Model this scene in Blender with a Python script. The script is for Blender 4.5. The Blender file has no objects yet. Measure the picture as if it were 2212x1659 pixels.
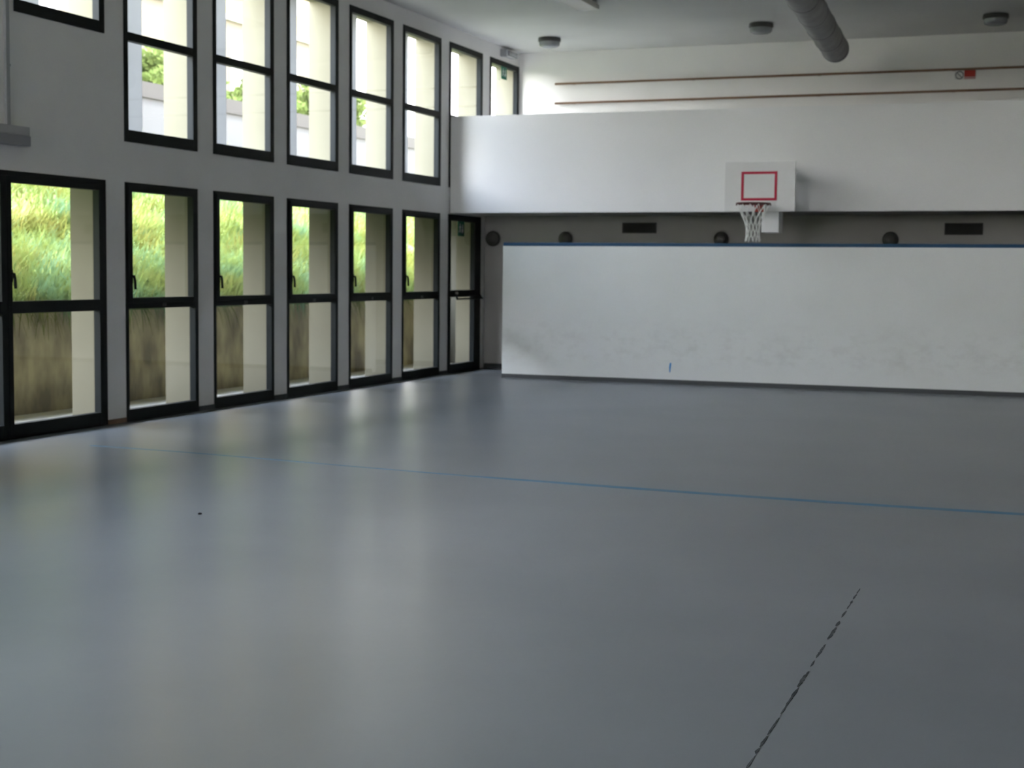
import bpy, bmesh, math, random
import numpy as np
from mathutils import Matrix, Vector

# ---------------------------------------------------------------- camera, sky, light, exposure
sc = bpy.context.scene
C = sc.collection
F_PX, W_PX = 3232.356, 2212.0
cam_data = bpy.data.cameras.new('camera')
cam_data.sensor_width = 36.0
cam_data.lens = F_PX / W_PX * 36.0
cam_data.clip_end = 400
cam_data.dof.use_dof = True             # the photograph is focused a few metres away, the far end is soft
cam_data.dof.focus_distance = 5.0
cam_data.dof.aperture_fstop = 6.3
cam = bpy.data.objects.new('camera', cam_data)
C.objects.link(cam)
RT = (0.9341200909655023, 0.35680290120266883, 0.010552030513619061)
UP = (-0.036642784199598585, 0.06644326686186465, 0.9971171438977593)
BK = (0.3550731784022886, -0.9318138129380148, 0.07514024219561025)
EYE = (8.92139, 0.0, 1.55)
cam.matrix_world = Matrix(((RT[0], UP[0], BK[0], EYE[0]), (RT[1], UP[1], BK[1], EYE[1]),
                           (RT[2], UP[2], BK[2], EYE[2]), (0, 0, 0, 1)))
sc.camera = cam

world = bpy.data.worlds.new('hazy_sky')
sc.world = world
world.use_nodes = True
bgn = world.node_tree.nodes['Background']
wn = world.node_tree.nodes
wl = world.node_tree.links
wg = wn.new('ShaderNodeNewGeometry')
wx = wn.new('ShaderNodeSeparateXYZ')
wr_ = wn.new('ShaderNodeValToRGB')                             # white haze low down, bluer towards the zenith
wr_.color_ramp.elements[0].position = 0.0
wr_.color_ramp.elements[0].color = (1.0, 0.955, 0.90, 1)
wr_.color_ramp.elements[1].position = 0.75
wr_.color_ramp.elements[1].color = (0.64, 0.77, 1.0, 1)
wm = wn.new('ShaderNodeMath'); wm.operation = 'MULTIPLY'; wm.inputs[1].default_value = -1.0
wl.new(wg.outputs['Incoming'], wx.inputs[0])
wl.new(wx.outputs['Z'], wm.inputs[0])
wl.new(wm.outputs[0], wr_.inputs['Fac'])
wl.new(wr_.outputs['Color'], bgn.inputs['Color'])
bgn.inputs['Strength'].default_value = 12.0

sun_data = bpy.data.lights.new('sun', 'SUN')
sun_data.energy = 7.0
sun_data.angle = math.radians(6)
sun_data.color = (1.0, 0.93, 0.8)
sun = bpy.data.objects.new('sun', sun_data)
C.objects.link(sun)
sun.rotation_euler = Vector((-0.42, 0.25, -0.87)).to_track_quat('-Z', 'Y').to_euler()

sc.view_settings.view_transform = 'Standard'
sc.view_settings.look = 'None'
sc.view_settings.gamma = 1.0
sc.view_settings.use_curve_mapping = False
sc.view_settings.exposure = 1.27
try:
    sc.cycles.use_denoising = True
    sc.cycles.max_bounces = 7
    sc.cycles.diffuse_bounces = 5
    sc.cycles.glossy_bounces = 3
    sc.cycles.transmission_bounces = 3
    sc.cycles.transparent_max_bounces = 16
    sc.cycles.sample_clamp_indirect = 6.0
    sc.cycles.use_adaptive_sampling = True
    sc.cycles.adaptive_threshold = 0.03
except Exception:
    pass

# ---------------------------------------------------------------- materials
MATS = {}
def mat(name, col, rough=0.6, spec=0.3, metal=0.0, col2=None, nscale=3.0, ndetail=4.0, bump=0.0, bscale=40.0,
        stretch=(1, 1, 1), lo=0.35, hi=0.65):
    m = bpy.data.materials.new(name)
    m.use_nodes = True
    nt = m.node_tree
    b = nt.nodes['Principled BSDF']
    b.inputs['Base Color'].default_value = (*col, 1)
    b.inputs['Roughness'].default_value = rough
    b.inputs['Specular IOR Level'].default_value = spec
    b.inputs['Metallic'].default_value = metal
    tc = nt.nodes.new('ShaderNodeNewGeometry')
    mp = nt.nodes.new('ShaderNodeMapping')
    mp.inputs['Scale'].default_value = stretch
    nt.links.new(tc.outputs['Position'], mp.inputs['Vector'])
    if col2 is None:
        col2 = tuple(min(1, c * 0.93) for c in col)
    n = nt.nodes.new('ShaderNodeTexNoise')
    n.inputs['Scale'].default_value = nscale
    n.inputs['Detail'].default_value = ndetail
    nt.links.new(mp.outputs['Vector'], n.inputs['Vector'])
    r = nt.nodes.new('ShaderNodeValToRGB')
    r.color_ramp.elements[0].position = lo
    r.color_ramp.elements[1].position = hi
    r.color_ramp.elements[0].color = (*col, 1)
    r.color_ramp.elements[1].color = (*col2, 1)
    nt.links.new(n.outputs['Fac'], r.inputs['Fac'])
    nt.links.new(r.outputs['Color'], b.inputs['Base Color'])
    if bump:
        n2 = nt.nodes.new('ShaderNodeTexNoise')
        n2.inputs['Scale'].default_value = bscale
        n2.inputs['Detail'].default_value = 3
        nt.links.new(mp.outputs['Vector'], n2.inputs['Vector'])
        bp = nt.nodes.new('ShaderNodeBump')
        bp.inputs['Strength'].default_value = bump
        bp.inputs['Distance'].default_value = 0.01
        nt.links.new(n2.outputs['Fac'], bp.inputs['Height'])
        nt.links.new(bp.outputs['Normal'], b.inputs['Normal'])
    MATS[name] = m
    return m

def glass_mat(name, tint):
    m = bpy.data.materials.new(name)
    m.use_nodes = True
    nt = m.node_tree
    nt.nodes.remove(nt.nodes['Principled BSDF'])
    out = nt.nodes['Material Output']
    tr = nt.nodes.new('ShaderNodeBsdfTransparent')
    tr.inputs['Color'].default_value = (*tint, 1)
    gl = nt.nodes.new('ShaderNodeBsdfGlossy')
    gl.inputs['Roughness'].default_value = 0.03
    lw = nt.nodes.new('ShaderNodeLayerWeight')          # Schlick curve, the same on both faces of the pane
    lw.inputs['Blend'].default_value = 0.5
    pw = nt.nodes.new('ShaderNodeMath'); pw.operation = 'POWER'; pw.inputs[1].default_value = 5.0
    ma = nt.nodes.new('ShaderNodeMath'); ma.operation = 'MULTIPLY_ADD'
    ma.inputs[1].default_value = 0.6; ma.inputs[2].default_value = 0.025
    nt.links.new(lw.outputs['Facing'], pw.inputs[0])
    nt.links.new(pw.outputs[0], ma.inputs[0])
    mx = nt.nodes.new('ShaderNodeMixShader')
    nt.links.new(ma.outputs[0], mx.inputs['Fac'])
    nt.links.new(tr.outputs['BSDF'], mx.inputs[1])
    nt.links.new(gl.outputs['BSDF'], mx.inputs[2])
    nt.links.new(mx.outputs['Shader'], out.inputs['Surface'])
    MATS[name] = m
    return m

def translucent_mat(name, col, amount):
    m = bpy.data.materials.new(name)
    m.use_nodes = True
    nt = m.node_tree
    nt.nodes.remove(nt.nodes['Principled BSDF'])
    out = nt.nodes['Material Output']
    d = nt.nodes.new('ShaderNodeBsdfDiffuse')
    t = nt.nodes.new('ShaderNodeBsdfTranslucent')
    n = nt.nodes.new('ShaderNodeTexNoise')
    n.inputs['Scale'].default_value = 1.3
    g = nt.nodes.new('ShaderNodeNewGeometry')
    nt.links.new(g.outputs['Position'], n.inputs['Vector'])
    r = nt.nodes.new('ShaderNodeValToRGB')
    r.color_ramp.elements[0].color = (*col, 1)
    r.color_ramp.elements[1].color = (*[c * 0.8 for c in col], 1)
    nt.links.new(n.outputs['Fac'], r.inputs['Fac'])
    nt.links.new(r.outputs['Color'], d.inputs['Color'])
    nt.links.new(r.outputs['Color'], t.inputs['Color'])
    mx = nt.nodes.new('ShaderNodeMixShader')
    mx.inputs['Fac'].default_value = amount
    nt.links.new(d.outputs['BSDF'], mx.inputs[1])
    nt.links.new(t.outputs['BSDF'], mx.inputs[2])
    nt.links.new(mx.outputs['Shader'], out.inputs['Surface'])
    MATS[name] = m
    return m

mat('wall_paint', (0.88, 0.865, 0.855), 0.75, 0.2, col2=(0.84, 0.825, 0.815), nscale=1.2, bump=0.05, bscale=60)
mat('wall_right_paint', (0.50, 0.47, 0.43), 0.8, 0.2, nscale=1.0)
mat('parapet_paint', (0.86, 0.86, 0.86), 0.6, 0.3, col2=(0.83, 0.83, 0.835), nscale=0.9, bump=0.03, bscale=50)
mat('partition_paint', (0.83, 0.84, 0.84), 0.65, 0.3, col2=(0.80, 0.805, 0.80), nscale=1.2, ndetail=5, bump=0.03, bscale=50)
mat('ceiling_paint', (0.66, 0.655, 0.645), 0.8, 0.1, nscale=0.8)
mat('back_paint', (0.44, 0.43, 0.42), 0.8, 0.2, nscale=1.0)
mat('floor_vinyl', (0.172, 0.185, 0.197), 0.28, 0.25, col2=(0.145, 0.158, 0.171), nscale=0.8, ndetail=6, bump=0.03, bscale=8.0)
mat('frame_dark', (0.0095, 0.0125, 0.0135), 0.55, 0.15, nscale=5)
mat('skirting_dark', (0.05, 0.055, 0.06), 0.6, 0.3)
mat('skirting_grey', (0.085, 0.09, 0.095), 0.6, 0.3)
mat('blue_cap', (0.022, 0.075, 0.16), 0.6, 0.3)
mat('blue_paint', (0.055, 0.20, 0.34), 0.5, 0.3, col2=(0.10, 0.22, 0.32), nscale=4, lo=0.4, hi=0.6)
mat('blue_tape', (0.01, 0.25, 0.65), 0.5, 0.3)
mat('residue', (0.035, 0.04, 0.042), 0.8, 0.1, col2=(0.10, 0.11, 0.115), nscale=18)
mat('crumb', (0.03, 0.03, 0.03), 0.9, 0.1)
mat('board_white', (0.76, 0.76, 0.76), 0.35, 0.4, nscale=2)
mat('board_red', (0.50, 0.02, 0.06), 0.5, 0.3)
mat('rim_red', (0.42, 0.035, 0.02), 0.45, 0.4)
mat('rim_dark', (0.10, 0.03, 0.03), 0.5, 0.4)
mat('net_white', (0.80, 0.80, 0.78), 0.8, 0.1)
mat('steel_white', (0.90, 0.90, 0.91), 0.4, 0.4)
mat('duct_metal', (0.22, 0.22, 0.22), 0.5, 0.4, metal=0.25, col2=(0.16, 0.16, 0.16), nscale=5)
mat('lamp_body', (0.06, 0.06, 0.06), 0.5, 0.4)
mat('lamp_dark', (0.05, 0.05, 0.05), 0.5, 0.4)
mat('lamp_lens', (0.24, 0.25, 0.265), 0.25, 0.6)
mat('lamp_lens_dark', (0.095, 0.095, 0.09), 0.35, 0.5)
mat('grille_dark', (0.06, 0.06, 0.06), 0.6, 0.3)
mat('plastic_grey', (0.44, 0.44, 0.45), 0.5, 0.4)
mat('plastic_dark_grey', (0.30, 0.30, 0.315), 0.5, 0.4)
mat('conduit_grey', (0.40, 0.41, 0.43), 0.5, 0.4)
mat('diffuser', (0.40, 0.39, 0.34), 0.4, 0.4)
mat('fixture_white', (0.62, 0.62, 0.62), 0.5, 0.3)
mat('wood_rail', (0.22, 0.135, 0.085), 0.5, 0.3, col2=(0.16, 0.095, 0.06), nscale=6, stretch=(0.3, 6, 6))
mat('sign_green', (0.0, 0.14, 0.085), 0.5, 0.3)
mat('sign_white', (0.75, 0.75, 0.74), 0.5, 0.3)
mat('sign_red', (0.42, 0.03, 0.02), 0.5, 0.3)
mat('sign_pink', (0.50, 0.30, 0.30), 0.5, 0.3)
mat('sign_dark', (0.12, 0.11, 0.13), 0.5, 0.3)
mat('ext_cream', (0.205, 0.192, 0.142), 0.8, 0.1, col2=(0.185, 0.172, 0.125), nscale=1.0)
mat('ext_concrete', (0.47, 0.40, 0.215), 0.9, 0.1, col2=(0.20, 0.165, 0.10), nscale=2.4, ndetail=9, stretch=(1, 1.5, 0.7), bump=0.2, bscale=12)
mat('ext_dark', (0.11, 0.105, 0.085), 0.9, 0.1, nscale=2)
mat('ext_floor', (0.84, 0.80, 0.72), 0.8, 0.1, nscale=2)
mat('soil', (0.12, 0.15, 0.05), 0.95, 0.05, col2=(0.16, 0.20, 0.07), nscale=4)
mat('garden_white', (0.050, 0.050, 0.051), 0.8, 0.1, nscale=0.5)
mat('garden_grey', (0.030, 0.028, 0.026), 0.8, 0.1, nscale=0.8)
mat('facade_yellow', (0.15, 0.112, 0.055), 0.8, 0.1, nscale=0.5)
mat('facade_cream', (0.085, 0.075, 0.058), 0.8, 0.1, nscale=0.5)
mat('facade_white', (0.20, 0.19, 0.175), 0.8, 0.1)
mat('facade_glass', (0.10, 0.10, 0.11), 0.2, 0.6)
mat('white_facade', (0.50, 0.49, 0.47), 0.8, 0.1)
mat('pale_shutter', (0.30, 0.29, 0.28), 0.7, 0.1)
mat('bark', (0.10, 0.075, 0.05), 0.9, 0.1, nscale=8)
def add_scuffs(name):
    # ball and shoe scuffs: greyish smudges in a band low on the partition
    nt = MATS[name].node_tree
    b = nt.nodes['Principled BSDF']
    src = b.inputs['Base Color'].links[0].from_socket
    g = nt.nodes.new('ShaderNodeNewGeometry')
    mp = nt.nodes.new('ShaderNodeMapping'); mp.inputs['Scale'].default_value = (2.6, 1.0, 4.0)
    nt.links.new(g.outputs['Position'], mp.inputs['Vector'])
    n = nt.nodes.new('ShaderNodeTexNoise'); n.inputs['Scale'].default_value = 2.2; n.inputs['Detail'].default_value = 9; n.inputs['Roughness'].default_value = 0.65
    nt.links.new(mp.outputs['Vector'], n.inputs['Vector'])
    r = nt.nodes.new('ShaderNodeValToRGB'); r.color_ramp.elements[0].position = 0.47; r.color_ramp.elements[1].position = 0.68
    nt.links.new(n.outputs['Fac'], r.inputs['Fac'])
    sp = nt.nodes.new('ShaderNodeSeparateXYZ'); nt.links.new(g.outputs['Position'], sp.inputs[0])
    band = nt.nodes.new('ShaderNodeValToRGB')
    e = band.color_ramp.elements
    e[0].position, e[0].color = 0.18, (0, 0, 0, 1)
    e[1].position, e[1].color = 0.95, (0, 0, 0, 1)
    k = e.new(0.40); k.color = (1, 1, 1, 1)
    k = e.new(0.62); k.color = (0.8, 0.8, 0.8, 1)
    nt.links.new(sp.outputs['Z'], band.inputs['Fac'])
    mu = nt.nodes.new('ShaderNodeMath'); mu.operation = 'MULTIPLY'
    nt.links.new(r.outputs['Color'], mu.inputs[0]); nt.links.new(band.outputs['Color'], mu.inputs[1])
    mu2 = nt.nodes.new('ShaderNodeMath'); mu2.operation = 'MULTIPLY'; mu2.inputs[1].default_value = 0.17
    nt.links.new(mu.outputs[0], mu2.inputs[0])
    mx = nt.nodes.new('ShaderNodeMix'); mx.data_type = 'RGBA'
    nt.links.new(mu2.outputs[0], mx.inputs[0])
    nt.links.new(src, mx.inputs[6])
    mx.inputs[7].default_value = (0.36, 0.33, 0.30, 1)
    nt.links.new(mx.outputs[2], b.inputs['Base Color'])
add_scuffs('partition_paint')
glass_mat('glass', (0.985, 0.99, 0.985))
translucent_mat('frosted', (0.46, 0.46, 0.46), 0.6)
translucent_mat('grass_blade', (0.46, 0.50, 0.15), 0.35)
translucent_mat('leaf', (0.10, 0.13, 0.04), 0.35)
# richer colour for grass: straw, yellow green and blue green tufts
nt = MATS['grass_blade'].node_tree
for n in nt.nodes:
    if n.type == 'TEX_NOISE':
        n.inputs['Scale'].default_value = 1.6
        n.inputs['Detail'].default_value = 6
    if n.type == 'VALTORGB':
        e = n.color_ramp.elements
        e[0].position, e[0].color = 0.34, (0.175, 0.155, 0.042, 1)
        e[1].position, e[1].color = 0.66, (0.135, 0.225, 0.12, 1)
        k = n.color_ramp.elements.new(0.5)
        k.color = (0.15, 0.185, 0.045, 1)
nt = MATS['leaf'].node_tree
for n in nt.nodes:
    if n.type == 'TEX_NOISE':
        n.inputs['Scale'].default_value = 2.0

# ---------------------------------------------------------------- helpers
def link(name, me, m, parent=None, smooth=False):
    o = bpy.data.objects.new(name, me)
    C.objects.link(o)
    if m and not me.materials:
        me.materials.append(MATS[m])
    if parent:
        o.parent = parent
    if smooth:
        for p in me.polygons:
            p.use_smooth = True
    return o

def tag(o, label=None, cat=None, group=None, kind=None):
    if label: o['label'] = label
    if cat: o['category'] = cat
    if group: o['group'] = group
    if kind: o['kind'] = kind
    return o

def empty(name, loc, label=None, cat=None, group=None, kind=None):
    o = bpy.data.objects.new(name, None)
    C.objects.link(o)
    o.location = loc
    o.empty_display_size = 0.1
    return tag(o, label, cat, group, kind)

class MB:
    """collects shapes in WORLD coordinates, builds ONE mesh (optionally under a parent)"""
    def __init__(self):
        self.bm = bmesh.new()
    def box(self, x0, x1, y0, y1, z0, z1, bevel=0.0):
        r = bmesh.ops.create_cube(self.bm, size=1.0)
        vs = r['verts']
        for v in vs:
            v.co = Vector((x0 + (v.co.x + .5) * (x1 - x0), y0 + (v.co.y + .5) * (y1 - y0), z0 + (v.co.z + .5) * (z1 - z0)))
        if bevel:
            es = list({e for v in vs for e in v.link_edges})
            bmesh.ops.bevel(self.bm, geom=es, offset=bevel, segments=2, affect='EDGES', profile=0.5)
        return self
    def rings(self, rings, closed_ring=True, cap=True, loop=False):
        """skin a list of rings of points"""
        R = [[self.bm.verts.new(p) for p in r] for r in rings]
        n = len(R[0])
        m = len(R)
        for a in range(m if loop else m - 1):
            A, B = R[a], R[(a + 1) % m]
            for i in range(n if closed_ring else n - 1):
                j = (i + 1) % n
                self.bm.faces.new((A[i], A[j], B[j], B[i]))
        if cap and not loop:
            self.bm.faces.new(list(reversed(R[0])))
            self.bm.faces.new(R[-1])
        return self
    def tube(self, pts, rad, seg=10, loop=False, cap=True):
        P = [Vector(p) for p in pts]
        rings = []
        n = len(P)
        rads = rad if isinstance(rad, (list, tuple)) else [rad] * n
        prev = None
        for i in range(n):
            if loop:
                d = P[(i + 1) % n] - P[i - 1]
            else:
                d = P[min(i + 1, n - 1)] - P[max(i - 1, 0)]
            d.normalize()
            ref = Vector((0, 0, 1)) if abs(d.z) < 0.95 else Vector((1, 0, 0))
            u = d.cross(ref).normalized()
            if prev is not None and u.dot(prev) < 0 and abs(d.z) >= 0.95:
                u = -u
            prev = u
            v = u.cross(d)
            rings.append([P[i] + (u * math.cos(t) + v * math.sin(t)) * rads[i] for t in [2 * math.pi * k / seg for k in range(seg)]])
        return self.rings(rings, cap=cap, loop=loop)
    def lathe(self, origin, axis, prof, seg=28):
        """prof: list of (radius, along axis)"""
        a = Vector(axis).normalized()
        ref = Vector((0, 0, 1)) if abs(a.z) < 0.9 else Vector((1, 0, 0))
        u = a.cross(ref).normalized()
        v = a.cross(u)
        o = Vector(origin)
        rings = [[o + a * h + (u * math.cos(t) + v * math.sin(t)) * max(r, 1e-4) for t in [2 * math.pi * k / seg for k in range(seg)]] for r, h in prof]
        return self.rings(rings)
    def poly(self, pts, d):
        """prism: polygon points extruded by vector d"""
        d = Vector(d)
        A = [Vector(p) for p in pts]
        return self.rings([A, [p + d for p in A]])
    def build(self, name, m, parent=None, smooth=False):
        bmesh.ops.recalc_face_normals(self.bm, faces=self.bm.faces[:])
        me = bpy.data.meshes.new(name)
        if parent is not None:
            off = Vector(parent.location)
            pp = parent.parent
            while pp is not None:
                off = off + Vector(pp.location)
                pp = pp.parent
            bmesh.ops.translate(self.bm, verts=self.bm.verts[:], vec=-off)
        self.bm.to_mesh(me)
        self.bm.free()
        o = link(name, me, m, parent)
        if smooth:
            for p in me.polygons:
                p.use_smooth = True
            try:
                me.set_sharp_from_angle(angle=math.radians(40))
            except Exception:
                pass
        return o

def B(*a, **k):
    return MB().box(*a, **k)

def wall_with_holes(name, axis_x0, axis_x1, ys, zs, holes, m, m_out):
    """wall slab in the YZ plane between two x values; grid of cells, holes = set of rects (y0,y1,z0,z1)"""
    ys = sorted(set([round(v, 4) for v in ys])); zs = sorted(set([round(v, 4) for v in zs]))
    def solid(i, j):
        if i < 0 or j < 0 or i >= len(ys) - 1 or j >= len(zs) - 1:
            return False
        cy, cz = (ys[i] + ys[i + 1]) / 2, (zs[j] + zs[j + 1]) / 2
        return not any(h[0] < cy < h[1] and h[2] < cz < h[3] for h in holes)
    bm = bmesh.new()
    cache = {}
    def V(x, y, z):
        k = (x, y, z)
        if k not in cache:
            cache[k] = bm.verts.new(k)
        return cache[k]
    a, b = axis_x0, axis_x1     # a outer, b inner
    for i in range(len(ys) - 1):
        for j in range(len(zs) - 1):
            if not solid(i, j):
                continue
            y0, y1, z0, z1 = ys[i], ys[i + 1], zs[j], zs[j + 1]
            f = bm.faces.new((V(b, y0, z0), V(b, y1, z0), V(b, y1, z1), V(b, y0, z1))); f.material_index = 0
            f = bm.faces.new((V(a, y0, z0), V(a, y0, z1), V(a, y1, z1), V(a, y1, z0))); f.material_index = 1
            for (di, dj, p, q) in ((-1, 0, (y0, z0), (y0, z1)), (1, 0, (y1, z0), (y1, z1)), (0, -1, (y0, z0), (y1, z0)), (0, 1, (y0, z1), (y1, z1))):
                if not solid(i + di, j + dj):
                    f = bm.faces.new((V(a, *p), V(b, *p), V(b, *q), V(a, *q))); f.material_index = 1
    bmesh.ops.recalc_face_normals(bm, faces=bm.faces[:])
    me = bpy.data.meshes.new(name)
    bm.to_mesh(me); bm.free()
    me.materials.append(MATS[m]); me.materials.append(MATS[m_out])
    return link(name, me, None)

# ---------------------------------------------------------------- dimensions (metres, solved from the photograph)
Y0, PITCH, WW = 10.956, 1.6172, 1.300
ZL, ZS, ZM, ZT = 2.392, 2.79, 3.794, 4.933
YB, ZB0, ZB1 = 20.695, 2.41, 3.835         # gallery parapet
YP, XP, ZP = 20.296, 1.0256, 1.964         # partition
YU, YLB = 23.58, 22.10                     # gallery back wall, lower back wall
ZC = 5.156
XR, YN = 18.0, -6.5                        # unseen right wall and wall behind the camera
TH = 0.41                                  # thickness of the window wall
def bay(i): return Y0 + PITCH * i

DOOR2 = (bay(-1), bay(0) + WW)             # wide double door
DOOR1 = (bay(6), 21.94)                    # exit door below the gallery
lower = [(bay(i), bay(i) + WW, 0.0, ZL) for i in (1, 2, 3, 4, 5)] + [(DOOR2[0], DOOR2[1], 0.0, ZL), (DOOR1[0], DOOR1[1], 0.0, ZL)]
upper = [(bay(i), bay(i) + WW, ZS, ZT) for i in (-10, -9, -8, -7, -6, -5, -4, -3, -2, 1, 2, 3, 4, 5, 6)] + [(bay(7), 23.56, ZS, ZT)] + \
        [(bay(i), bay(i) + WW, ZM, ZT) for i in (-1, 0)]
holes = lower + upper

# ---------------------------------------------------------------- the setting
ys = [YN - 0.3, 25.3] + [v for h in holes for v in h[:2]]
zs = [-0.3, ZC + 0.35] + [v for h in holes for v in h[2:]]
tag(wall_with_holes('wall_left', -TH, 0.0, ys, zs, holes, 'wall_paint', 'ext_cream'), 'long white wall on the left with two rows of dark framed windows', None, None, 'structure')
tag(B(-TH, XR, YN, YU, -0.3, 0.0).build('floor', 'floor_vinyl'), 'glossy blue grey vinyl sports floor', None, None, 'structure')
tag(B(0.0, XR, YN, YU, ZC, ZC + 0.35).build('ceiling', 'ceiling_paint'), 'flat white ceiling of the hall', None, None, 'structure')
tag(B(0.0, XR, YU, YU + 0.3, -0.3, ZC + 0.35).build('wall_back', 'wall_paint'), 'white back wall above the gallery with two wooden rails', None, None, 'structure')
tag(B(XR, XR + 0.3, YN, YU + 0.3, -0.3, ZC + 0.35).build('wall_right', 'wall_right_paint'), 'plain wall on the right', None, None, 'structure')
wf = MB()                                                   # end wall behind the viewer; unseen glazed opening added for fill daylight
wf.box(0.0, 0.8, YN - 0.3, YN, -0.3, ZC + 0.35).box(4.2, XR, YN - 0.3, YN, -0.3, ZC + 0.35)
wf.box(0.8, 4.2, YN - 0.3, YN, -0.3, 2.55).box(0.8, 4.2, YN - 0.3, YN, 4.9, ZC + 0.35)
tag(wf.build('wall_front', 'wall_paint'), 'end wall behind the viewer with an added fill window', None, None, 'structure')
wfr = empty('window_40', (2.5, YN, 2.55), 'unseen window added in the end wall for fill daylight', None, None, 'structure')
for k in range(4):
    x0 = 0.8 + k * 0.85
    m = MB()
    m.box(x0, x0 + 0.06, YN - 0.10, YN - 0.03, 2.55, 4.9).box(x0 + 0.79, x0 + 0.85, YN - 0.10, YN - 0.03, 2.55, 4.9)
    m.box(x0 + 0.06, x0 + 0.79, YN - 0.10, YN - 0.03, 2.55, 2.63).box(x0 + 0.06, x0 + 0.79, YN - 0.10, YN - 0.03, 4.82, 4.9)
    m.build('frame', 'frame_dark', wfr)
    B(x0 + 0.05, x0 + 0.80, YN - 0.068, YN - 0.062, 2.62, 4.83).build('pane', 'glass', wfr)
tag(B(0.016, XR, YB, YB + 0.16, ZB0, ZB1).build('wall_gallery', 'parapet_paint'), 'white solid gallery parapet behind the basketball hoop', None, None, 'structure')
tag(B(0.016, XR, YB + 0.16, YU, ZB0, ZB0 + 0.24).build('gallery_floor', 'back_paint'), 'slab of the gallery behind the white parapet', None, None, 'structure')
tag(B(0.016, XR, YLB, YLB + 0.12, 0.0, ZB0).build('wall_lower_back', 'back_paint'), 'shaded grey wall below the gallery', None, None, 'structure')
part_w = B(XP, XR, YP, YP + 0.12, 0.0, ZP - 0.048).build('wall_partition', 'partition_paint')
tag(part_w, 'low white scuffed partition wall below the gallery', None, None, 'structure')
B(XP + 0.006, XR, YP - 0.006, YP + 0.126, ZP - 0.048, ZP, bevel=0.006).build('blue_cap', 'blue_cap', part_w)
tag(B(XP, XR, YP - 0.014, YP - 0.0005, 0.0, 0.062).build('baseboard_partition', 'skirting_grey'), 'dark grey baseboard along the white partition', None, None, 'structure')
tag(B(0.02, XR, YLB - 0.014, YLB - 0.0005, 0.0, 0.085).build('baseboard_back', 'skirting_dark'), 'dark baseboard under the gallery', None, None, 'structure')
for i in (1, 2, 3, 4, 5):
    y0 = bay(i) + WW
    y1 = bay(i + 1)
    tag(B(0.0005, 0.014, y0 + 0.004, y1 - 0.004, 0.0, 0.055).build('baseboard_left', 'skirting_dark'), 'short dark baseboard at the foot of a window pier', None, 'baseboards between the windows', 'structure')
# worn plaster / rust patch at the foot of the first pier is in this small plinth
tag(B(0.0005, 0.010, bay(0) + WW + 0.006, bay(1) - 0.006, 0.0, 0.05).build('trim_1', 'wood_rail'), 'brown stained foot of the first window pier', None, None, 'structure')

# ---- windows
def frame_rect(parent, y0, y1, z0, z1, x0, x1, wl, wr, wb, wt, names=('jamb', 'jamb', 'bottom_rail', 'top_rail'), m='frame_dark'):
    B(x0, x1, y0, y0 + wl, z0, z1, bevel=0.004).build(names[0], m, parent)
    B(x0, x1, y1 - wr, y1, z0, z1, bevel=0.004).build(names[1], m, parent)
    B(x0, x1, y0 + wl, y1 - wr, z0, z0 + wb, bevel=0.004).build(names[2], m, parent)
    B(x0, x1, y0 + wl, y1 - wr, z1 - wt, z1, bevel=0.004).build(names[3], m, parent)

def lever(parent, y, z, side=1):
    h = MB()
    h.box(0.030, 0.042, y - 0.014, y + 0.014, z - 0.055, z + 0.055, bevel=0.004)
    h.tube([(0.040, y, z + 0.02), (0.062, y, z + 0.02), (0.066, y + side * 0.006, z - 0.02), (0.066, y + side * 0.012, z - 0.11)], 0.014, seg=8)
    return h.build('handle', 'frame_dark', parent)

win_no = [0]
ordinal = ['first', 'second', 'third', 'fourth', 'fifth', 'sixth', 'seventh', 'eighth']
def lower_window(i, label):
    win_no[0] += 1
    y0, y1 = bay(i), bay(i) + WW
    w = empty('window_%d' % win_no[0], (0, y0, 0), label, None, 'tall lower windows', 'structure')
    frame_rect(w, y0, y1, 0.0, ZL, -0.065, 0.012, 0.045, 0.06, 0.125, 0.05)
    B(-0.065, 0.012, y0 + 0.045, y1 - 0.06, 1.135, 1.195, bevel=0.004).build('mid_rail', 'frame_dark', w)
    # opening sash above
    s0, s1, sz0, sz1 = y0 + 0.035, y1 - 0.045, 1.19, ZL - 0.035
    frame_rect(w, s0, s1, sz0, sz1, -0.045, 0.030, 0.055, 0.075, 0.055, 0.055, ('sash_stile', 'sash_stile', 'sash_rail', 'sash_rail'))
    B(-0.028, -0.022, s0 + 0.045, s1 - 0.06, sz0 + 0.045, sz1 - 0.045).build('pane', 'glass', w)
    B(-0.028, -0.022, y0 + 0.04, y1 - 0.055, 0.12, 1.14).build('pane', 'glass', w)
    lever(w, s0 + 0.028, 1.44)
    # two little latches on the mid rail
    B(0.012, 0.026, (y0 + y1) / 2 - 0.03, (y0 + y1) / 2 + 0.03, 1.150, 1.185, bevel=0.003).build('latch', 'lamp_dark', w)
    return w

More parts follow.
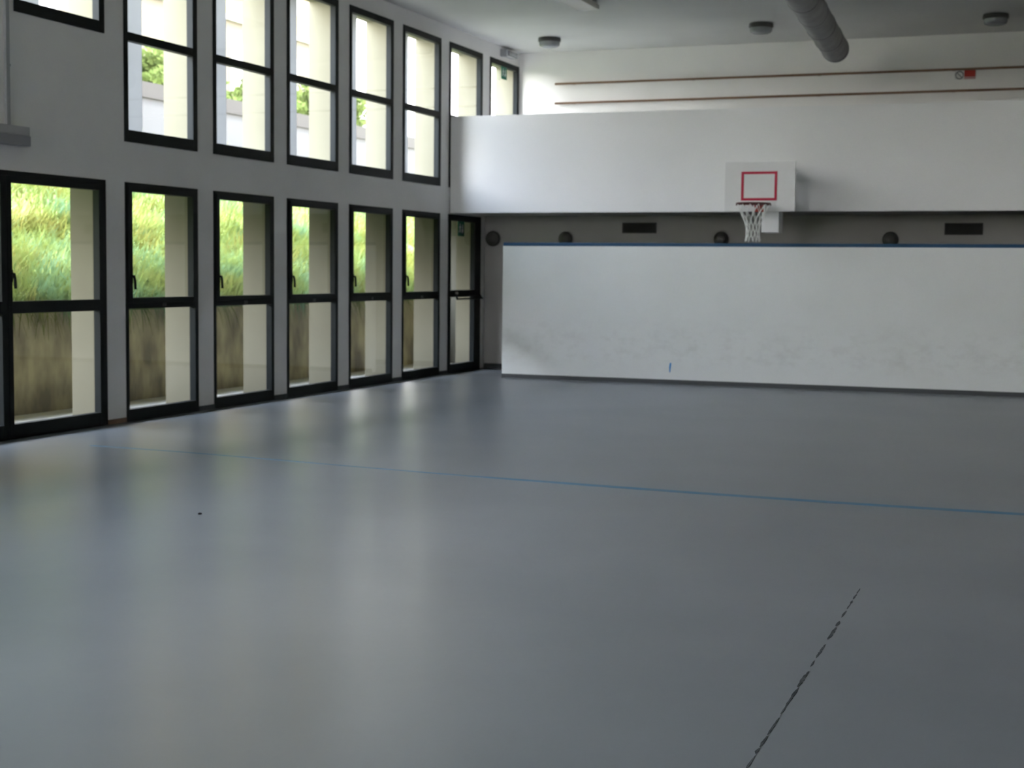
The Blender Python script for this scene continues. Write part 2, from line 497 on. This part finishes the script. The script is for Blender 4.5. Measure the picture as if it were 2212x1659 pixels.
def upper_window(y0, y1, z0, label, rail=True, thick=0.12, panel=True):
    win_no[0] += 1
    w = empty('window_%d' % win_no[0], (0, y0, z0), label, None, 'upper windows', 'structure')
    frame_rect(w, y0, y1, z0, ZT, -0.065, 0.014, 0.062, 0.085, thick, 0.085)
    if rail:
        B(-0.065, 0.014, y0 + 0.062, y1 - 0.085, 3.785, 3.868, bevel=0.004).build('mid_rail', 'frame_dark', w)
        B(-0.028, -0.022, y0 + 0.055, y1 - 0.08, z0 + thick - 0.01, 3.79).build('pane', 'glass', w)
        B(-0.028, -0.022, y0 + 0.055, y1 - 0.08, 3.86, ZT - 0.08).build('pane', 'glass', w)
    else:
        B(-0.028, -0.022, y0 + 0.055, y1 - 0.08, z0 + thick - 0.01, ZT - 0.08).build('pane', 'glass', w)
    if panel:
        B(-0.215, -0.20, y0 + 0.002, y0 + 0.60, z0 + 0.002, ZT - 0.002).build('sunshade_panel', 'frosted', w)
    return w

for i in (1, 2, 3, 4, 5):
    extra = {1: 'next to the wide glazed double door', 2: 'second from the glazed double door', 3: 'third from the glazed double door',
             4: 'fourth from the glazed double door', 5: 'nearest the exit door below the gallery'}[i]
    lower_window(i, 'tall lower window, ' + extra)
upper_window(bay(0), bay(0) + WW, ZM, 'short upper window above the glazed double door', rail=False, thick=0.11)
for i in (1, 2, 3, 4, 5):
    extra = {1: 'next to the short one above the double door', 2: 'second after the short one', 3: 'third after the short one',
             4: 'fourth after the short one', 5: 'last before the gallery parapet'}[i]
    upper_window(bay(i), bay(i) + WW, ZS, 'two pane upper window, ' + extra)
upper_window(bay(6), bay(6) + WW, ZS, 'upper window cut by the gallery parapet, without a sign', rail=True, panel=False)
upper_window(bay(7), 23.56, ZS, 'upper window in the gallery corner with green exit sign', rail=True, panel=False)
upper_window(bay(-1), bay(-1) + WW, ZM, 'short upper window outside the picture', rail=False, thick=0.11)
for i in (-10, -9, -8, -7, -6, -5, -4, -3, -2):  # unseen bays added to let more daylight into the hall
    upper_window(bay(i), bay(i) + WW, ZS, 'two pane upper window added outside the picture for daylight', panel=False)

# ---- double glazed door at the left edge
d2 = empty('door_2', (0, DOOR2[0], 0), 'wide dark framed glazed double door at the left edge', None, None, 'structure')
frame_rect(d2, DOOR2[0], DOOR2[1], 0.0, ZL, -0.065, 0.012, 0.06, 0.06, 0.02, 0.05, ('jamb', 'jamb', 'threshold', 'head_rail'))
ym = 10.80
for (a, b, side) in ((DOOR2[0] + 0.055, ym - 0.004, -1), (ym + 0.004, DOOR2[1] - 0.055, 1)):
    frame_rect(d2, a, b, 0.022, ZL - 0.045, -0.050, 0.026, 0.060, 0.075, 0.115, 0.06, ('stile', 'stile', 'bottom_rail', 'top_rail'))
    B(-0.050, 0.026, a + 0.06, b - 0.075, 1.128, 1.236, bevel=0.004).build('mid_rail', 'frame_dark', d2)
    B(-0.020, -0.014, a + 0.05, b - 0.065, 0.13, 1.135).build('pane', 'glass', d2)
    B(-0.020, -0.014, a + 0.05, b - 0.065, 1.23, ZL - 0.10).build('pane', 'glass', d2)
lever(d2, ym + 0.04, 1.46)

# ---- exit door below the gallery
d1 = empty('door_1', (0, DOOR1[0], 0), 'narrow glazed exit door with panic bar below the gallery', None, None, 'structure')
a, b = DOOR1
frame_rect(d1, a, b, 0.0, ZL, -0.065, 0.012, 0.03, 0.205, 0.02, 0.05, ('jamb', 'jamb', 'threshold', 'head_rail'))
b = 21.78
frame_rect(d1, a + 0.028, b - 0.048, 0.022, ZL - 0.045, -0.050, 0.026, 0.035, 0.085, 0.115, 0.05, ('stile', 'stile', 'bottom_rail', 'top_rail'))
B(-0.050, 0.026, a + 0.06, b - 0.13, 1.150, 1.250, bevel=0.004).build('mid_rail', 'frame_dark', d1)
B(-0.020, -0.014, a + 0.055, b - 0.125, 0.13, 1.155).build('pane', 'glass', d1)
B(-0.020, -0.014, a + 0.055, b - 0.125, 1.245, ZL - 0.09).build('pane', 'glass', d1)
pb = B(0.027, 0.085, a + 0.05, b - 0.02, 1.165, 1.258, bevel=0.008).build('panic_bar', 'frame_dark', d1)
for yy in (a + 0.09, b - 0.07):
    MB().poly([(0.075, yy - 0.02, 1.20), (0.075, yy + 0.02, 1.20), (0.120, yy + 0.02, 1.115), (0.120, yy - 0.02, 1.115)], (0.02, 0, 0)).build('arm', 'frame_dark', d1)
MB().tube([(0.128, a + 0.06, 1.125), (0.128, b - 0.04, 1.125)], 0.013, seg=10).build('push_bar', 'frame_dark', d1)
B(0.0855, 0.088, a + 0.10, a + 0.20, 1.195, 1.230).build('lock_plate', 'plastic_grey', d1)

# ---------------------------------------------------------------- outside
EXZ = -0.08
tag(B(-2.05, -TH - 0.001, YN - 2, 40, EXZ - 0.3, EXZ).build('terrace', 'ext_floor'), 'pale paved strip outside the windows', None, None, 'structure')
tag(B(-2.15, -1.92, YN - 2, 40.0, EXZ, 1.03).build('retaining_wall', 'ext_concrete'), 'stained concrete retaining wall below the grass bank', None, None, 'structure')
tag(B(-0.95, -TH - 0.001, YN - 0.3, YU + 0.3, ZL + 0.002, ZL + 0.22).build('canopy', 'ext_cream'), 'thin concrete canopy above the lower windows outside', None, None, 'structure')
tag(B(-TH - 0.1, XR + 0.3, YN - 0.4, YU + 0.4, ZC + 0.36, ZC + 0.6).build('roof', 'ext_cream'), 'flat roof of the hall', None, None, 'structure')

tag(B(-1.919, -TH - 0.001, 24.3, 24.55, EXZ, 2.59).build('wall_terrace_end', 'ext_dark'), 'dark concrete wall closing the terrace beyond the exit door', None, None, 'structure')
tag(B(-2.25, -TH - 0.001, YN - 0.3, 25.0, 2.60, 2.76).build('shade_slab', 'ext_cream'), 'unseen slab added above the terrace to cut the sky light', None, None, 'structure')  # out of view, added to shade the terrace and lower reveals

def hz(x, y):
    # height of the grass bank at distance x<0 from the wall
    t = -x
    base = np.interp(t, [1.9, 2.4, 3.2, 5.0, 6.5, 8.0, 14.0, 40.0], [1.045, 1.24, 1.64, 2.55, 3.2, 3.6, 4.4, 5.0])
    return base + 0.10 * np.sin(y * 1.3 + t) * np.clip((t - 2) / 2, 0, 1) + 0.05 * np.sin(y * 3.1 - 2 * t) * np.clip((t - 2) / 2, 0, 1)

xs_h = np.concatenate([np.linspace(-1.924, -8, 30), np.linspace(-9, -40, 12)])
ys_h = np.linspace(-5, 75, 110)
vv = [p for y in ys_h for p in ([(-1.926, float(y), 0.85)] + [(float(x), float(y), float(hz(x, y))) for x in xs_h])]   # first column: earth skirt down the wall edge
nx = len(xs_h) + 1
ff = [(j * nx + i, j * nx + i + 1, (j + 1) * nx + i + 1, (j + 1) * nx + i) for j in range(len(ys_h) - 1) for i in range(nx - 1)]
me = bpy.data.meshes.new('hill'); me.from_pydata(vv, [], ff); me.update()
tag(link('hill', me, 'soil', smooth=True), 'grassy bank rising outside the windows', None, None, 'structure')

rng = np.random.default_rng(7)
def blades(n, xr, yr, lr, wr, hang=False):
    x = -(xr[0] + (xr[1] - xr[0]) * rng.random(n))
    y = yr[0] + (yr[1] - yr[0]) * rng.random(n)
    z = hz(x, y)
    L = lr[0] + (lr[1] - lr[0]) * rng.random(n) ** 1.5
    ang = rng.normal(0.0, 1.0, n) + 0.9 * np.sin(y * 2.3 + x)
    dx, dy = np.cos(ang), np.sin(ang)
    wid = wr[0] + (wr[1] - wr[0]) * rng.random(n)
    lean = 0.35 + 0.5 * rng.random(n)
    T = [0.0, 0.35, 0.7, 1.0]
    P = []
    for t in T:
        if hang:
            h = L * (0.35 * t - 1.1 * t * t)
            d = L * 0.55 * t ** 0.8
        else:
            h = L * (t * (1.05 - 0.25 * lean) - 0.62 * lean * t * t)
            d = L * lean * t ** 1.4
        px, py, pz = x + dx * d, y + dy * d, z - 0.02 + h
        w2 = wid * (1 - 0.85 * t) * 0.5
        P.append(np.stack([px - dy * w2, py + dx * w2, pz], 1))
        P.append(np.stack([px + dy * w2, py - dx * w2, pz], 1))
    V = np.stack(P, 1)            # n,8,3
    return V
VS = np.concatenate([
    blades(28000, (1.94, 4.2), (11, 27), (0.25, 0.60), (0.010, 0.022)),
    blades(26000, (3.8, 8.5), (12, 34), (0.30, 0.70), (0.012, 0.028)),
    blades(1500, (1.92, 2.08), (12.5, 25), (0.12, 0.48), (0.016, 0.030), hang=True)], 0)
n = len(VS)
verts = VS.reshape(-1, 3)
base = (np.arange(n) * 8)[:, None, None]
q = np.array([[0, 1, 3, 2], [2, 3, 5, 4], [4, 5, 7, 6]])[None]
faces = (base + q).reshape(-1, 4)
me = bpy.data.meshes.new('grass')
me.vertices.add(len(verts)); me.vertices.foreach_set('co', verts.ravel())
me.loops.add(faces.size); me.loops.foreach_set('vertex_index', faces.ravel())
me.polygons.add(len(faces))
me.polygons.foreach_set('loop_start', np.arange(len(faces)) * 4)
me.update(); me.validate()
tag(link('grass', me, 'grass_blade'), 'long yellow green grass covering the bank outside', 'grass', None, 'stuff')

# white garden wall with grey coping above the bank
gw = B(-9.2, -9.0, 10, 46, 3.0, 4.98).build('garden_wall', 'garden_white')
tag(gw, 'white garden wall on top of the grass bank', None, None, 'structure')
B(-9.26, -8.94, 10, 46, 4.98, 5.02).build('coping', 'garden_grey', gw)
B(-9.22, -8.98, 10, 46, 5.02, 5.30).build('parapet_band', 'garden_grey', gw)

# trees behind the garden wall
def tree(name, x, y, zc, rx, ry, rz, nleaf, label, seed, leafs=0.11):
    rg = np.random.default_rng(seed)
    t = empty(name, (x, y, float(hz(x, y))), label, 'tree', 'trees behind the garden wall')
    z0 = float(hz(x, y))
    MB().tube([(x, y, z0 - 0.2), (x + .1, y, (z0 + zc) / 2), (x - .05, y + .1, zc)], [0.11, 0.085, 0.05], seg=8).build('trunk', 'bark', t)
    d = rg.normal(size=(nleaf, 3)); d /= np.linalg.norm(d, axis=1)[:, None]
    r = rg.random(nleaf) ** 0.45
    lump = 0.8 + 0.25 * np.sin(d[:, 0] * 5 + seed) * np.sin(d[:, 1] * 6) + 0.1 * np.sin(d[:, 2] * 9)
    c = np.array([x, y, zc]) + d * (r * lump)[:, None] * np.array([rx, ry, rz])
    a = rg.normal(size=(nleaf, 3)); a /= np.linalg.norm(a, axis=1)[:, None]
    b = np.cross(a, rg.normal(size=(nleaf, 3))); b /= np.linalg.norm(b, axis=1)[:, None]
    s = leafs * (0.6 + 0.8 * rg.random(nleaf))[:, None]
    V = np.stack([c - a * s, c - b * s * .45, c + a * s, c + b * s * .45], 1) - np.array([x, y, z0])
    me = bpy.data.meshes.new('foliage')
    me.from_pydata(V.reshape(-1, 3).tolist(), [], [[4 * k, 4 * k + 1, 4 * k + 2, 4 * k + 3] for k in range(nleaf)])
    me.update()
    o = link('foliage', me, 'leaf', t)
    o['kind'] = 'stuff'
    return t
tree('leafy_tree', -12.0, 31.0, 5.85, 1.3, 2.2, 1.0, 7000, 'rounded leafy tree seen through the upper window beside the short one', 3)
tree('leafy_tree', -13.0, 37.5, 6.0, 1.3, 1.7, 1.0, 6000, 'bushy tree seen through the second full upper window', 5)
tree('leafy_tree', -12.5, 40.6, 6.4, 1.2, 1.3, 1.1, 5000, 'narrow light green tree seen through the third full upper window', 9)

# yellow building far behind
bx, by0, by1 = -22.0, 24.0, 57.0
bd = empty('apartment_building', (bx, by0, 4.0), 'yellow rendered building with a white band seen through upper windows', 'building')
B(bx - 8, bx, by0, by1, 4.0, 10.98).build('wall', 'facade_cream', bd)
B(bx - 8, bx, by0, by1, 11.16, 20.0).build('upper_wall', 'facade_yellow', bd)  # unseen top storeys added to keep low sky light off the floor
B(bx - 8, bx + 0.18, by0, by1, 10.98, 11.16).build('string_course', 'facade_white', bd)
B(bx - 8.4, bx + 0.5, by0 - 0.4, by1 + 0.4, 20.0, 20.4).build('roof', 'facade_white', bd)
for yy in np.arange(27.0, 56.0, 3.9):
    for (z0, z1) in ((8.3, 10.2), (12.0, 13.6)):
        f = MB()
        f.box(bx + 0.0005, bx + 0.09, yy, yy + 0.12, z0, z1).box(bx + 0.0005, bx + 0.09, yy + 1.2, yy + 1.32, z0, z1)
        f.box(bx + 0.0005, bx + 0.09, yy + 0.12, yy + 1.2, z1 - 0.12, z1).box(bx + 0.0005, bx + 0.14, yy + 0.12, yy + 1.2, z0, z0 + 0.1)
        w = f.build('window', 'facade_white', bd)
        g = B(bx + 0.001, bx + 0.03, yy + 0.12, yy + 1.2, z0 + 0.1, z1 - 0.12).build('pane', 'facade_glass', bd)

wb = empty('apartment_building', (-22.0, 59.5, 4.0), 'white building added beyond the yellow one to block sky light', 'building')  # added building, blocks the sky that would brighten the floor by the windows
B(-31.0, -22.0, 59.5, 96.0, 3.5, 20.0).build('wall', 'white_facade', wb)
B(-31.3, -21.6, 59.2, 96.3, 20.0, 20.4).build('roof', 'facade_white', wb)
for yy in np.arange(63.0, 94.0, 5.2):
    for (z0, z1) in ((9.0, 10.8), (12.6, 14.4), (16.0, 17.8)):
        f = MB()
        f.box(-21.9995, -21.93, yy, yy + 0.12, z0, z1).box(-21.9995, -21.93, yy + 1.2, yy + 1.32, z0, z1)
        f.box(-21.9995, -21.93, yy + 0.12, yy + 1.2, z1 - 0.12, z1).box(-21.9995, -21.88, yy + 0.12, yy + 1.2, z0, z0 + 0.1)
        f.build('window', 'white_facade', wb)
        B(-21.9992, -21.97, yy + 0.12, yy + 1.2, z0 + 0.1, z1 - 0.12).build('pane', 'pale_shutter', wb)

# ---------------------------------------------------------------- basketball hoop
cx, yb = 4.817, 20.0
hoop = empty('basketball_hoop', (cx, YB, 2.4), 'white basketball backboard with red square, rim and net on the gallery parapet', 'basketball hoop')
B(cx - 0.475, cx + 0.475, yb, yb + 0.035, 2.38, 3.047, bevel=0.005).build('backboard', 'board_white', hoop)
m = MB()
x0, x1, z0, z1, t = 4.565, 5.048, 2.528, 2.914, 0.034
m.box(x0, x1, yb - 0.004, yb - 0.0005, z1 - t, z1).box(x0, x1, yb - 0.004, yb - 0.0005, z0, z0 + t)
m.box(x0, x0 + t, yb - 0.004, yb - 0.0005, z0 + t, z1 - t).box(x1 - t, x1, yb - 0.004, yb - 0.0005, z0 + t, z1 - t)
m.build('target_square', 'board_red', hoop)
rc = Vector((cx, yb - 0.385, 2.470)); rr = 0.222
rim = MB().tube([rc + Vector((rr * math.cos(t), rr * math.sin(t), 0)) for t in [2 * math.pi * k / 40 for k in range(40)]], 0.010, seg=8, loop=True).build('rim', 'rim_dark', hoop, True)
for k in range(12):
    t = 2 * math.pi * (k + .5) / 12
    c = rc + Vector((rr * math.cos(t), rr * math.sin(t), -0.012))
    B(c.x - 0.007, c.x + 0.007, c.y - 0.007, c.y + 0.007, c.z - 0.014, c.z + 0.004).build('net_hook', 'rim_dark', rim)
m = MB()
m.box(cx - 0.06, cx + 0.06, yb - 0.03, yb - 0.001, 2.375, 2.482, bevel=0.003)
m.poly([(cx - 0.05, yb - 0.012, 2.475), (cx + 0.05, yb - 0.012, 2.475), (cx + 0.05, yb - 0.165, 2.475), (cx - 0.05, yb - 0.165, 2.475)], (0, 0, 0.008))
for s in (-0.045, 0.039):
    m.poly([(cx + s, yb - 0.012, 2.475), (cx + s, yb - 0.15, 2.475), (cx + s, yb - 0.012, 2.39)], (0.006, 0, 0))
m.build('rim_bracket', 'rim_red', hoop)
# diamond net
m = MB()
NZ = [2.458, 2.36, 2.26, 2.16, 2.07, 2.0]
NR = [0.212, 0.170, 0.125, 0.090, 0.088, 0.098]
def npnt(level, k):
    t = 2 * math.pi * (k + 0.5 * (level % 2)) / 12
    return rc.x + NR[level] * math.cos(t), rc.y + NR[level] * math.sin(t), NZ[level] + (0.012 * math.sin(k * 2.7) if level > 2 else 0)
for lv in range(5):
    for k in range(12):
        kk = k + (1 if lv % 2 else -1)
        m.tube([npnt(lv, k), npnt(lv + 1, k)], 0.0045, seg=5)
        m.tube([npnt(lv, k), npnt(lv + 1, kk)], 0.0045, seg=5)
for k in range(0, 12):
    p = npnt(5, k)
    m.tube([p, (p[0], p[1], p[2] - 0.022)], [0.009, 0.007], seg=5)
m.build('net', 'net_white', hoop)
bx0, bx1 = 4.826, 5.058
B(bx0, bx1, 20.12, 20.42, 2.107, 2.62, bevel=0.006).build('mounting_box', 'steel_white', hoop)
B(bx0 - 0.10, bx1 + 0.02, yb + 0.0355, 20.1195, 2.45, 2.60).build('board_bracket', 'steel_white', hoop)
for zz in (2.54, 2.92):
    for xa in (cx + 0.03, cx + 0.16):
        B(xa, xa + 0.06, (20.4205 if zz < 2.7 else yb + 0.0355), YB - 0.0005, zz - 0.03, zz + 0.03).build('support_arm', 'steel_white', hoop)

# ---------------------------------------------------------------- ventilation duct
A = Vector((5.66, 20.72, 4.585)); dr = Vector((5.93 - 5.66, 16.6 - 20.72, 0.0)).normalized()
Lm = (YN - A.y) / dr.y - 0.01
duct = empty('ventilation_duct', A, 'round grey metal ventilation duct below the ceiling', 'duct')
R0 = 0.178
prof = [(0.02, -0.062), (0.09, -0.055), (0.145, -0.035), (R0 - 0.004, -0.004), (R0, 0.02), (R0, Lm)]
MB().lathe(A, dr, prof, seg=36).build('pipe', 'duct_metal', duct, smooth=True)
for k in range(0, 26):
    s = 0.10 + k * 0.98
    MB().lathe(A + dr * s, dr, [(R0 + 0.0005, 0), (R0 + 0.006, 0.008), (R0 + 0.006, 0.03), (R0 + 0.0005, 0.038)], seg=36).build('seam_ring', 'duct_metal', duct, smooth=True)
for s in (3.2, 7.5, 11.5, 15.5, 19.5):
    c = A + dr * s
    MB().tube([(c.x, c.y, c.z + R0 - 0.005), (c.x, c.y, ZC - 0.0005)], 0.008, seg=8).build('hanger', 'duct_metal', duct)

# ---------------------------------------------------------------- ceiling lamps
def ceiling_lamp(x, y, label):
    t = empty('ceiling_lamp', (x, y, ZC), label, 'lamp', 'round ceiling lamps over the gallery')
    MB().lathe((x, y, ZC - 0.0005), (0, 0, -1), [(0.150, 0), (0.172, 0.006), (0.176, 0.055), (0.166, 0.066)], seg=32).build('base_ring', 'lamp_body', t, smooth=True)
    MB().lathe((x, y, ZC - 0.0665), (0, 0, -1), [(0.158, 0), (0.157, 0.045), (0.145, 0.068), (0.105, 0.086), (0.03, 0.092)], seg=32).build('lens', 'lamp_lens', t, smooth=True)
ceiling_lamp(1.05, 22.13, 'round ceiling lamp nearest the gallery windows')
ceiling_lamp(4.42, 21.75, 'round ceiling lamp just left of the grey duct')
ceiling_lamp(7.64, 21.95, 'round ceiling lamp to the right of the duct')

# fluorescent fixture on the ceiling
fx = empty('fluorescent_fixture', (2.55, 18.8, ZC), 'rectangular fluorescent fixture on the ceiling left of the duct', 'lamp')
B(2.40, 2.66, 17.9, 19.50, ZC - 0.03, ZC - 0.0005, bevel=0.004).build('housing', 'fixture_white', fx)
MB().poly([(2.365, 17.92, ZC - 0.0305), (2.695, 17.92, ZC - 0.0305), (2.68, 17.92, ZC - 0.085), (2.38, 17.92, ZC - 0.085)], (0, 1.56, 0)).build('diffuser', 'diffuser', fx)
B(2.375, 2.685, 19.481, 19.51, ZC - 0.083, ZC - 0.0305, bevel=0.003).build('end_cap', 'plastic_grey', fx)

# bulkhead lamps on the lower back wall
def bulkhead(x, label, r=0.112):
    t = empty('bulkhead_lamp', (x, YLB, 2.06), label, 'lamp', 'round bulkhead lamps below the gallery')
    MB().lathe((x, YLB - 0.0005, 2.06), (0, -1, 0), [(r - 0.006, 0), (r, 0.01), (r, 0.045), (r - 0.015, 0.055)], seg=28).build('base_ring', 'lamp_dark', t, smooth=True)
    MB().lathe((x, YLB - 0.056, 2.06), (0, -1, 0), [(r - 0.02, 0), (r - 0.03, 0.03), (r * 0.55, 0.052), (0.01, 0.06)], seg=28).build('lens', 'lamp_lens_dark', t, smooth=True)
bulkhead(0.165, 'round dark wall lamp beside the exit door, left of the partition end', 0.12)
bulkhead(1.374, 'round dark wall lamp above the left end of the partition')
bulkhead(3.829, 'round dark wall lamp just left of the basketball net')
bulkhead(6.295, 'round dark wall lamp right of the basketball hoop')

# ventilation grilles
def grille(x0, x1, z0, z1, label):
    t = empty('vent_grille', ((x0 + x1) / 2, YLB, (z0 + z1) / 2), label, 'vent', 'vent grilles below the gallery')
    m = MB()
    yf, yw = YLB - 0.02, YLB - 0.0005
    m.box(x0, x1, yf, yw, z1 - 0.016, z1).box(x0, x1, yf, yw, z0, z0 + 0.016).box(x0, x0 + 0.016, yf, yw, z0 + 0.016, z1 - 0.016).box(x1 - 0.016, x1, yf, yw, z0 + 0.016, z1 - 0.016)
    m.build('frame', 'grille_dark', t)
    B(x0 + 0.016, x1 - 0.016, YLB - 0.003, yw, z0 + 0.016, z1 - 0.016).build('backing', 'crumb', t)
    nsl = 6
    for k in range(nsl):
        zc = z0 + 0.016 + (k + .5) * (z1 - z0 - 0.032) / nsl
        MB().poly([(x0 + 0.016, YLB - 0.018, zc - 0.010), (x0 + 0.016, YLB - 0.016, zc - 0.012), (x0 + 0.016, YLB - 0.004, zc + 0.006), (x0 + 0.016, YLB - 0.006, zc + 0.008)],
                  (x1 - x0 - 0.032, 0, 0)).build('slat', 'grille_dark', t)
grille(2.283, 2.82, 2.147, 2.309, 'dark vent grille left of the basketball hoop below the gallery')
grille(7.038, 7.558, 2.128, 2.297, 'dark vent grille at the right below the gallery')

# ---------------------------------------------------------------- wooden rails on the gallery wall
def rail(z, label):
    t = empty('wall_rail', (0.66, YU, z), label, 'rail', 'wooden rails on the gallery wall')
    B(0.66, XR - 0.01, YU - 0.075, YU - 0.045, z - 0.017, z + 0.017, bevel=0.005).build('rail_board', 'wood_rail', t)
    for x in np.arange(0.95, XR - 0.3, 2.0):
        B(float(x), float(x) + 0.05, YU - 0.0445, YU - 0.0005, z - 0.015, z + 0.015).build('bracket', 'wood_rail', t)
rail(4.628, 'upper brown wooden rail along the gallery wall')
rail(4.312, 'lower brown wooden rail along the gallery wall')

# safety sign on the gallery wall
sg = empty('safety_sign', (7.14, YU, 4.55), 'small red and white safety sign between the wooden rails', 'sign')
sx, sz = 6.990, 4.487
B(sx - 0.004, sx + 0.30, YU - 0.010, YU - 0.0005, sz - 0.004, sz + 0.135, bevel=0.002).build('plate', 'sign_white', sg)
c = (sx + 0.066, YU - 0.0105, sz + 0.060)
MB().tube([(c[0] + 0.055 * math.cos(t), c[1], c[2] + 0.055 * math.sin(t)) for t in [2 * math.pi * k / 28 for k in range(28)]], 0.008, seg=6, loop=True).build('prohibition_ring', 'sign_dark', sg)
MB().tube([(c[0] - 0.038, c[1], c[2] + 0.038), (c[0] + 0.038, c[1], c[2] - 0.038)], 0.007, seg=6).build('slash', 'sign_dark', sg)
B(sx + 0.135, sx + 0.296, YU - 0.012, YU - 0.0102, sz + 0.035, sz + 0.132).build('red_panel', 'sign_red', sg)
B(sx + 0.135, sx + 0.296, YU - 0.012, YU - 0.0102, sz, sz + 0.0345).build('text_band', 'sign_pink', sg)

# ---------------------------------------------------------------- exit signs on the glass
def exit_sign(y0, y1, z0, z1, label):
    t = empty('exit_sign', (0, (y0 + y1) / 2, z0), label, 'sign')
    xf = 0.036
    B(xf - 0.008, xf, y0, y1, z0, z1).build('green_panel', 'sign_green', t)
    w, h = y1 - y0, z1 - z0
    def P(u, v): return (xf + 0.0005, y0 + u * w, z0 + v * h)
    d = (0.0015, 0, 0)
    m = MB()
    # arrow pointing down
    m.poly([P(.66, .80), P(.76, .80), P(.76, .42), P(.66, .42)], d)
    m.poly([P(.56, .44), P(.86, .44), P(.71, .18)], d)
    m.build('arrow', 'sign_white', t)
    m = MB()
    # running figure
    m.poly([P(.30 + .06 * math.cos(a), .80 + .06 * math.sin(a)) for a in [2 * math.pi * k / 10 for k in range(10)]], d)
    m.poly([P(.26, .72), P(.38, .70), P(.34, .46), P(.24, .48)], d)
    m.poly([P(.36, .70), P(.48, .60), P(.46, .56), P(.36, .63)], d)
    m.poly([P(.26, .70), P(.14, .58), P(.17, .55), P(.27, .63)], d)
    m.poly([P(.30, .48), P(.36, .46), P(.44, .24), P(.38, .22)], d)
    m.poly([P(.24, .48), P(.31, .47), P(.22, .28), P(.10, .26), P(.10, .31), P(.19, .33)], d)
    m.build('running_figure', 'sign_white', t)
exit_sign(20.965, 21.20, 2.075, 2.295, 'green exit sign on the glass of the exit door')
exit_sign(22.70, 22.93, 4.640, 4.835, 'green exit sign high in the gallery corner window')

# emergency lamp above the gallery corner window
em = empty('emergency_lamp', (0, 22.95, 5.05), 'small boxy emergency lamp above the gallery corner window', 'lamp')
B(0.0005, 0.10, 22.78, 23.20, 5.005, 5.105, bevel=0.006).build('housing', 'fixture_white', em)
B(0.001, 0.11, 22.72, 22.779, 4.995, 5.115, bevel=0.006).build('end_cap', 'plastic_dark_grey', em)
B(0.1005, 0.13, 22.80, 23.18, 5.015, 5.095, bevel=0.01).build('lens', 'lamp_lens', em)

# emergency lamp with conduit above the double door
eb = empty('wall_lamp', (0, 10.8, 2.6), 'grey wall box lamp above the glazed double door', 'lamp')
B(0.0005, 0.085, 10.54, 11.065, 2.615, 2.705, bevel=0.006).build('lamp_cover', 'plastic_dark_grey', eb)
B(0.0005, 0.075, 10.54, 11.065, 2.7055, 2.785, bevel=0.006).build('housing', 'plastic_grey', eb)
cd = empty('cable_conduit', (0, 10.84, 2.79), 'thin grey vertical cable conduit above the wall box', 'conduit')
B(0.0005, 0.030, 10.815, 10.865, 2.786, ZC - 0.001, bevel=0.004).build('channel', 'conduit_grey', cd)
for zz in (3.3, 4.1, 4.8):
    B(0.0305, 0.034, 10.81, 10.87, zz, zz + 0.02).build('clip', 'conduit_grey', cd)

# ---------------------------------------------------------------- floor and wall markings
pts = [(0.9, 10.78), (1.8, 10.735), (2.79, 10.62), (3.7, 10.50), (4.57, 10.40), (5.5, 10.33), (6.4, 10.275), (7.1, 10.25), (7.7, 10.24), (8.6, 10.255), (9.6, 10.30), (10.6, 10.36)]
def widths(x): return 0.018 + 0.028 * min(1, max(0, (x - 4.2) / 1.2))
m = MB()
ring = []
fine = []
for k in range(len(pts) - 1):
    for s in range(6):
        u = s / 6
        fine.append((pts[k][0] * (1 - u) + pts[k + 1][0] * u, pts[k][1] * (1 - u) + pts[k + 1][1] * u))
for (x, y) in fine:
    w = widths(x)
    ring.append([(x, y - w, 0.0004), (x, y - w, 0.0016), (x, y + w, 0.0016), (x, y + w, 0.0004)])
tag(m.rings(ring).build('court_line', 'blue_paint'), 'thin faded blue line curving across the floor', 'line')

rnd = random.Random(4)
m = MB()
yy = 4.2
while yy < 7.47:
    ln = rnd.uniform(0.05, 0.26)
    gap = rnd.uniform(0.0, 0.05) if rnd.random() < .75 else rnd.uniform(0.05, 0.14)
    xcn = 7.985 - 0.05 * max(0, (yy - 4.5) / 3)
    w = rnd.uniform(0.003, 0.0085) * (0.8 if yy > 6.9 else 1)
    k = max(3, int(ln / 0.02))
    L_, R_ = [], []
    for j in range(k + 1):
        u = j / k
        e = math.sin(math.pi * min(1, max(0.08, u)) * 0.97 + 0.05) ** 0.5 if 0 < u < 1 else 0.25
        L_.append((xcn - w * e * rnd.uniform(0.5, 1.3), yy + ln * u))
        R_.append((xcn + w * e * rnd.uniform(0.5, 1.3), yy + ln * u))
    rings = [[(l[0], l[1], 0.0003), (l[0], l[1], 0.0014), (r[0], r[1], 0.0014), (r[0], r[1], 0.0003)] for l, r in zip(L_, R_)]
    m.rings(rings)
    yy += ln + gap
tag(m.build('floor_marking', 'residue'), 'dark worn broken line of residue in the floor foreground', 'line')

cr = MB()
cr.lathe((3.76, 8.04, 0.0003), (0, 0, 1), [(0.010, 0), (0.014, 0.004), (0.009, 0.009), (0.002, 0.011)], seg=9)
tag(cr.build('debris_crumb', 'crumb'), 'tiny dark crumb lying on the open floor', 'debris')

bt = MB().poly([(3.540, YP - 0.0005, 0.165), (3.552, YP - 0.0005, 0.163), (3.566, YP - 0.0005, 0.295), (3.545, YP - 0.0005, 0.295), (3.538, YP - 0.0005, 0.235)], (0, -0.0015, 0))
tag(bt.build('wall_mark', 'blue_tape'), 'small bright blue mark low on the white partition', 'mark')
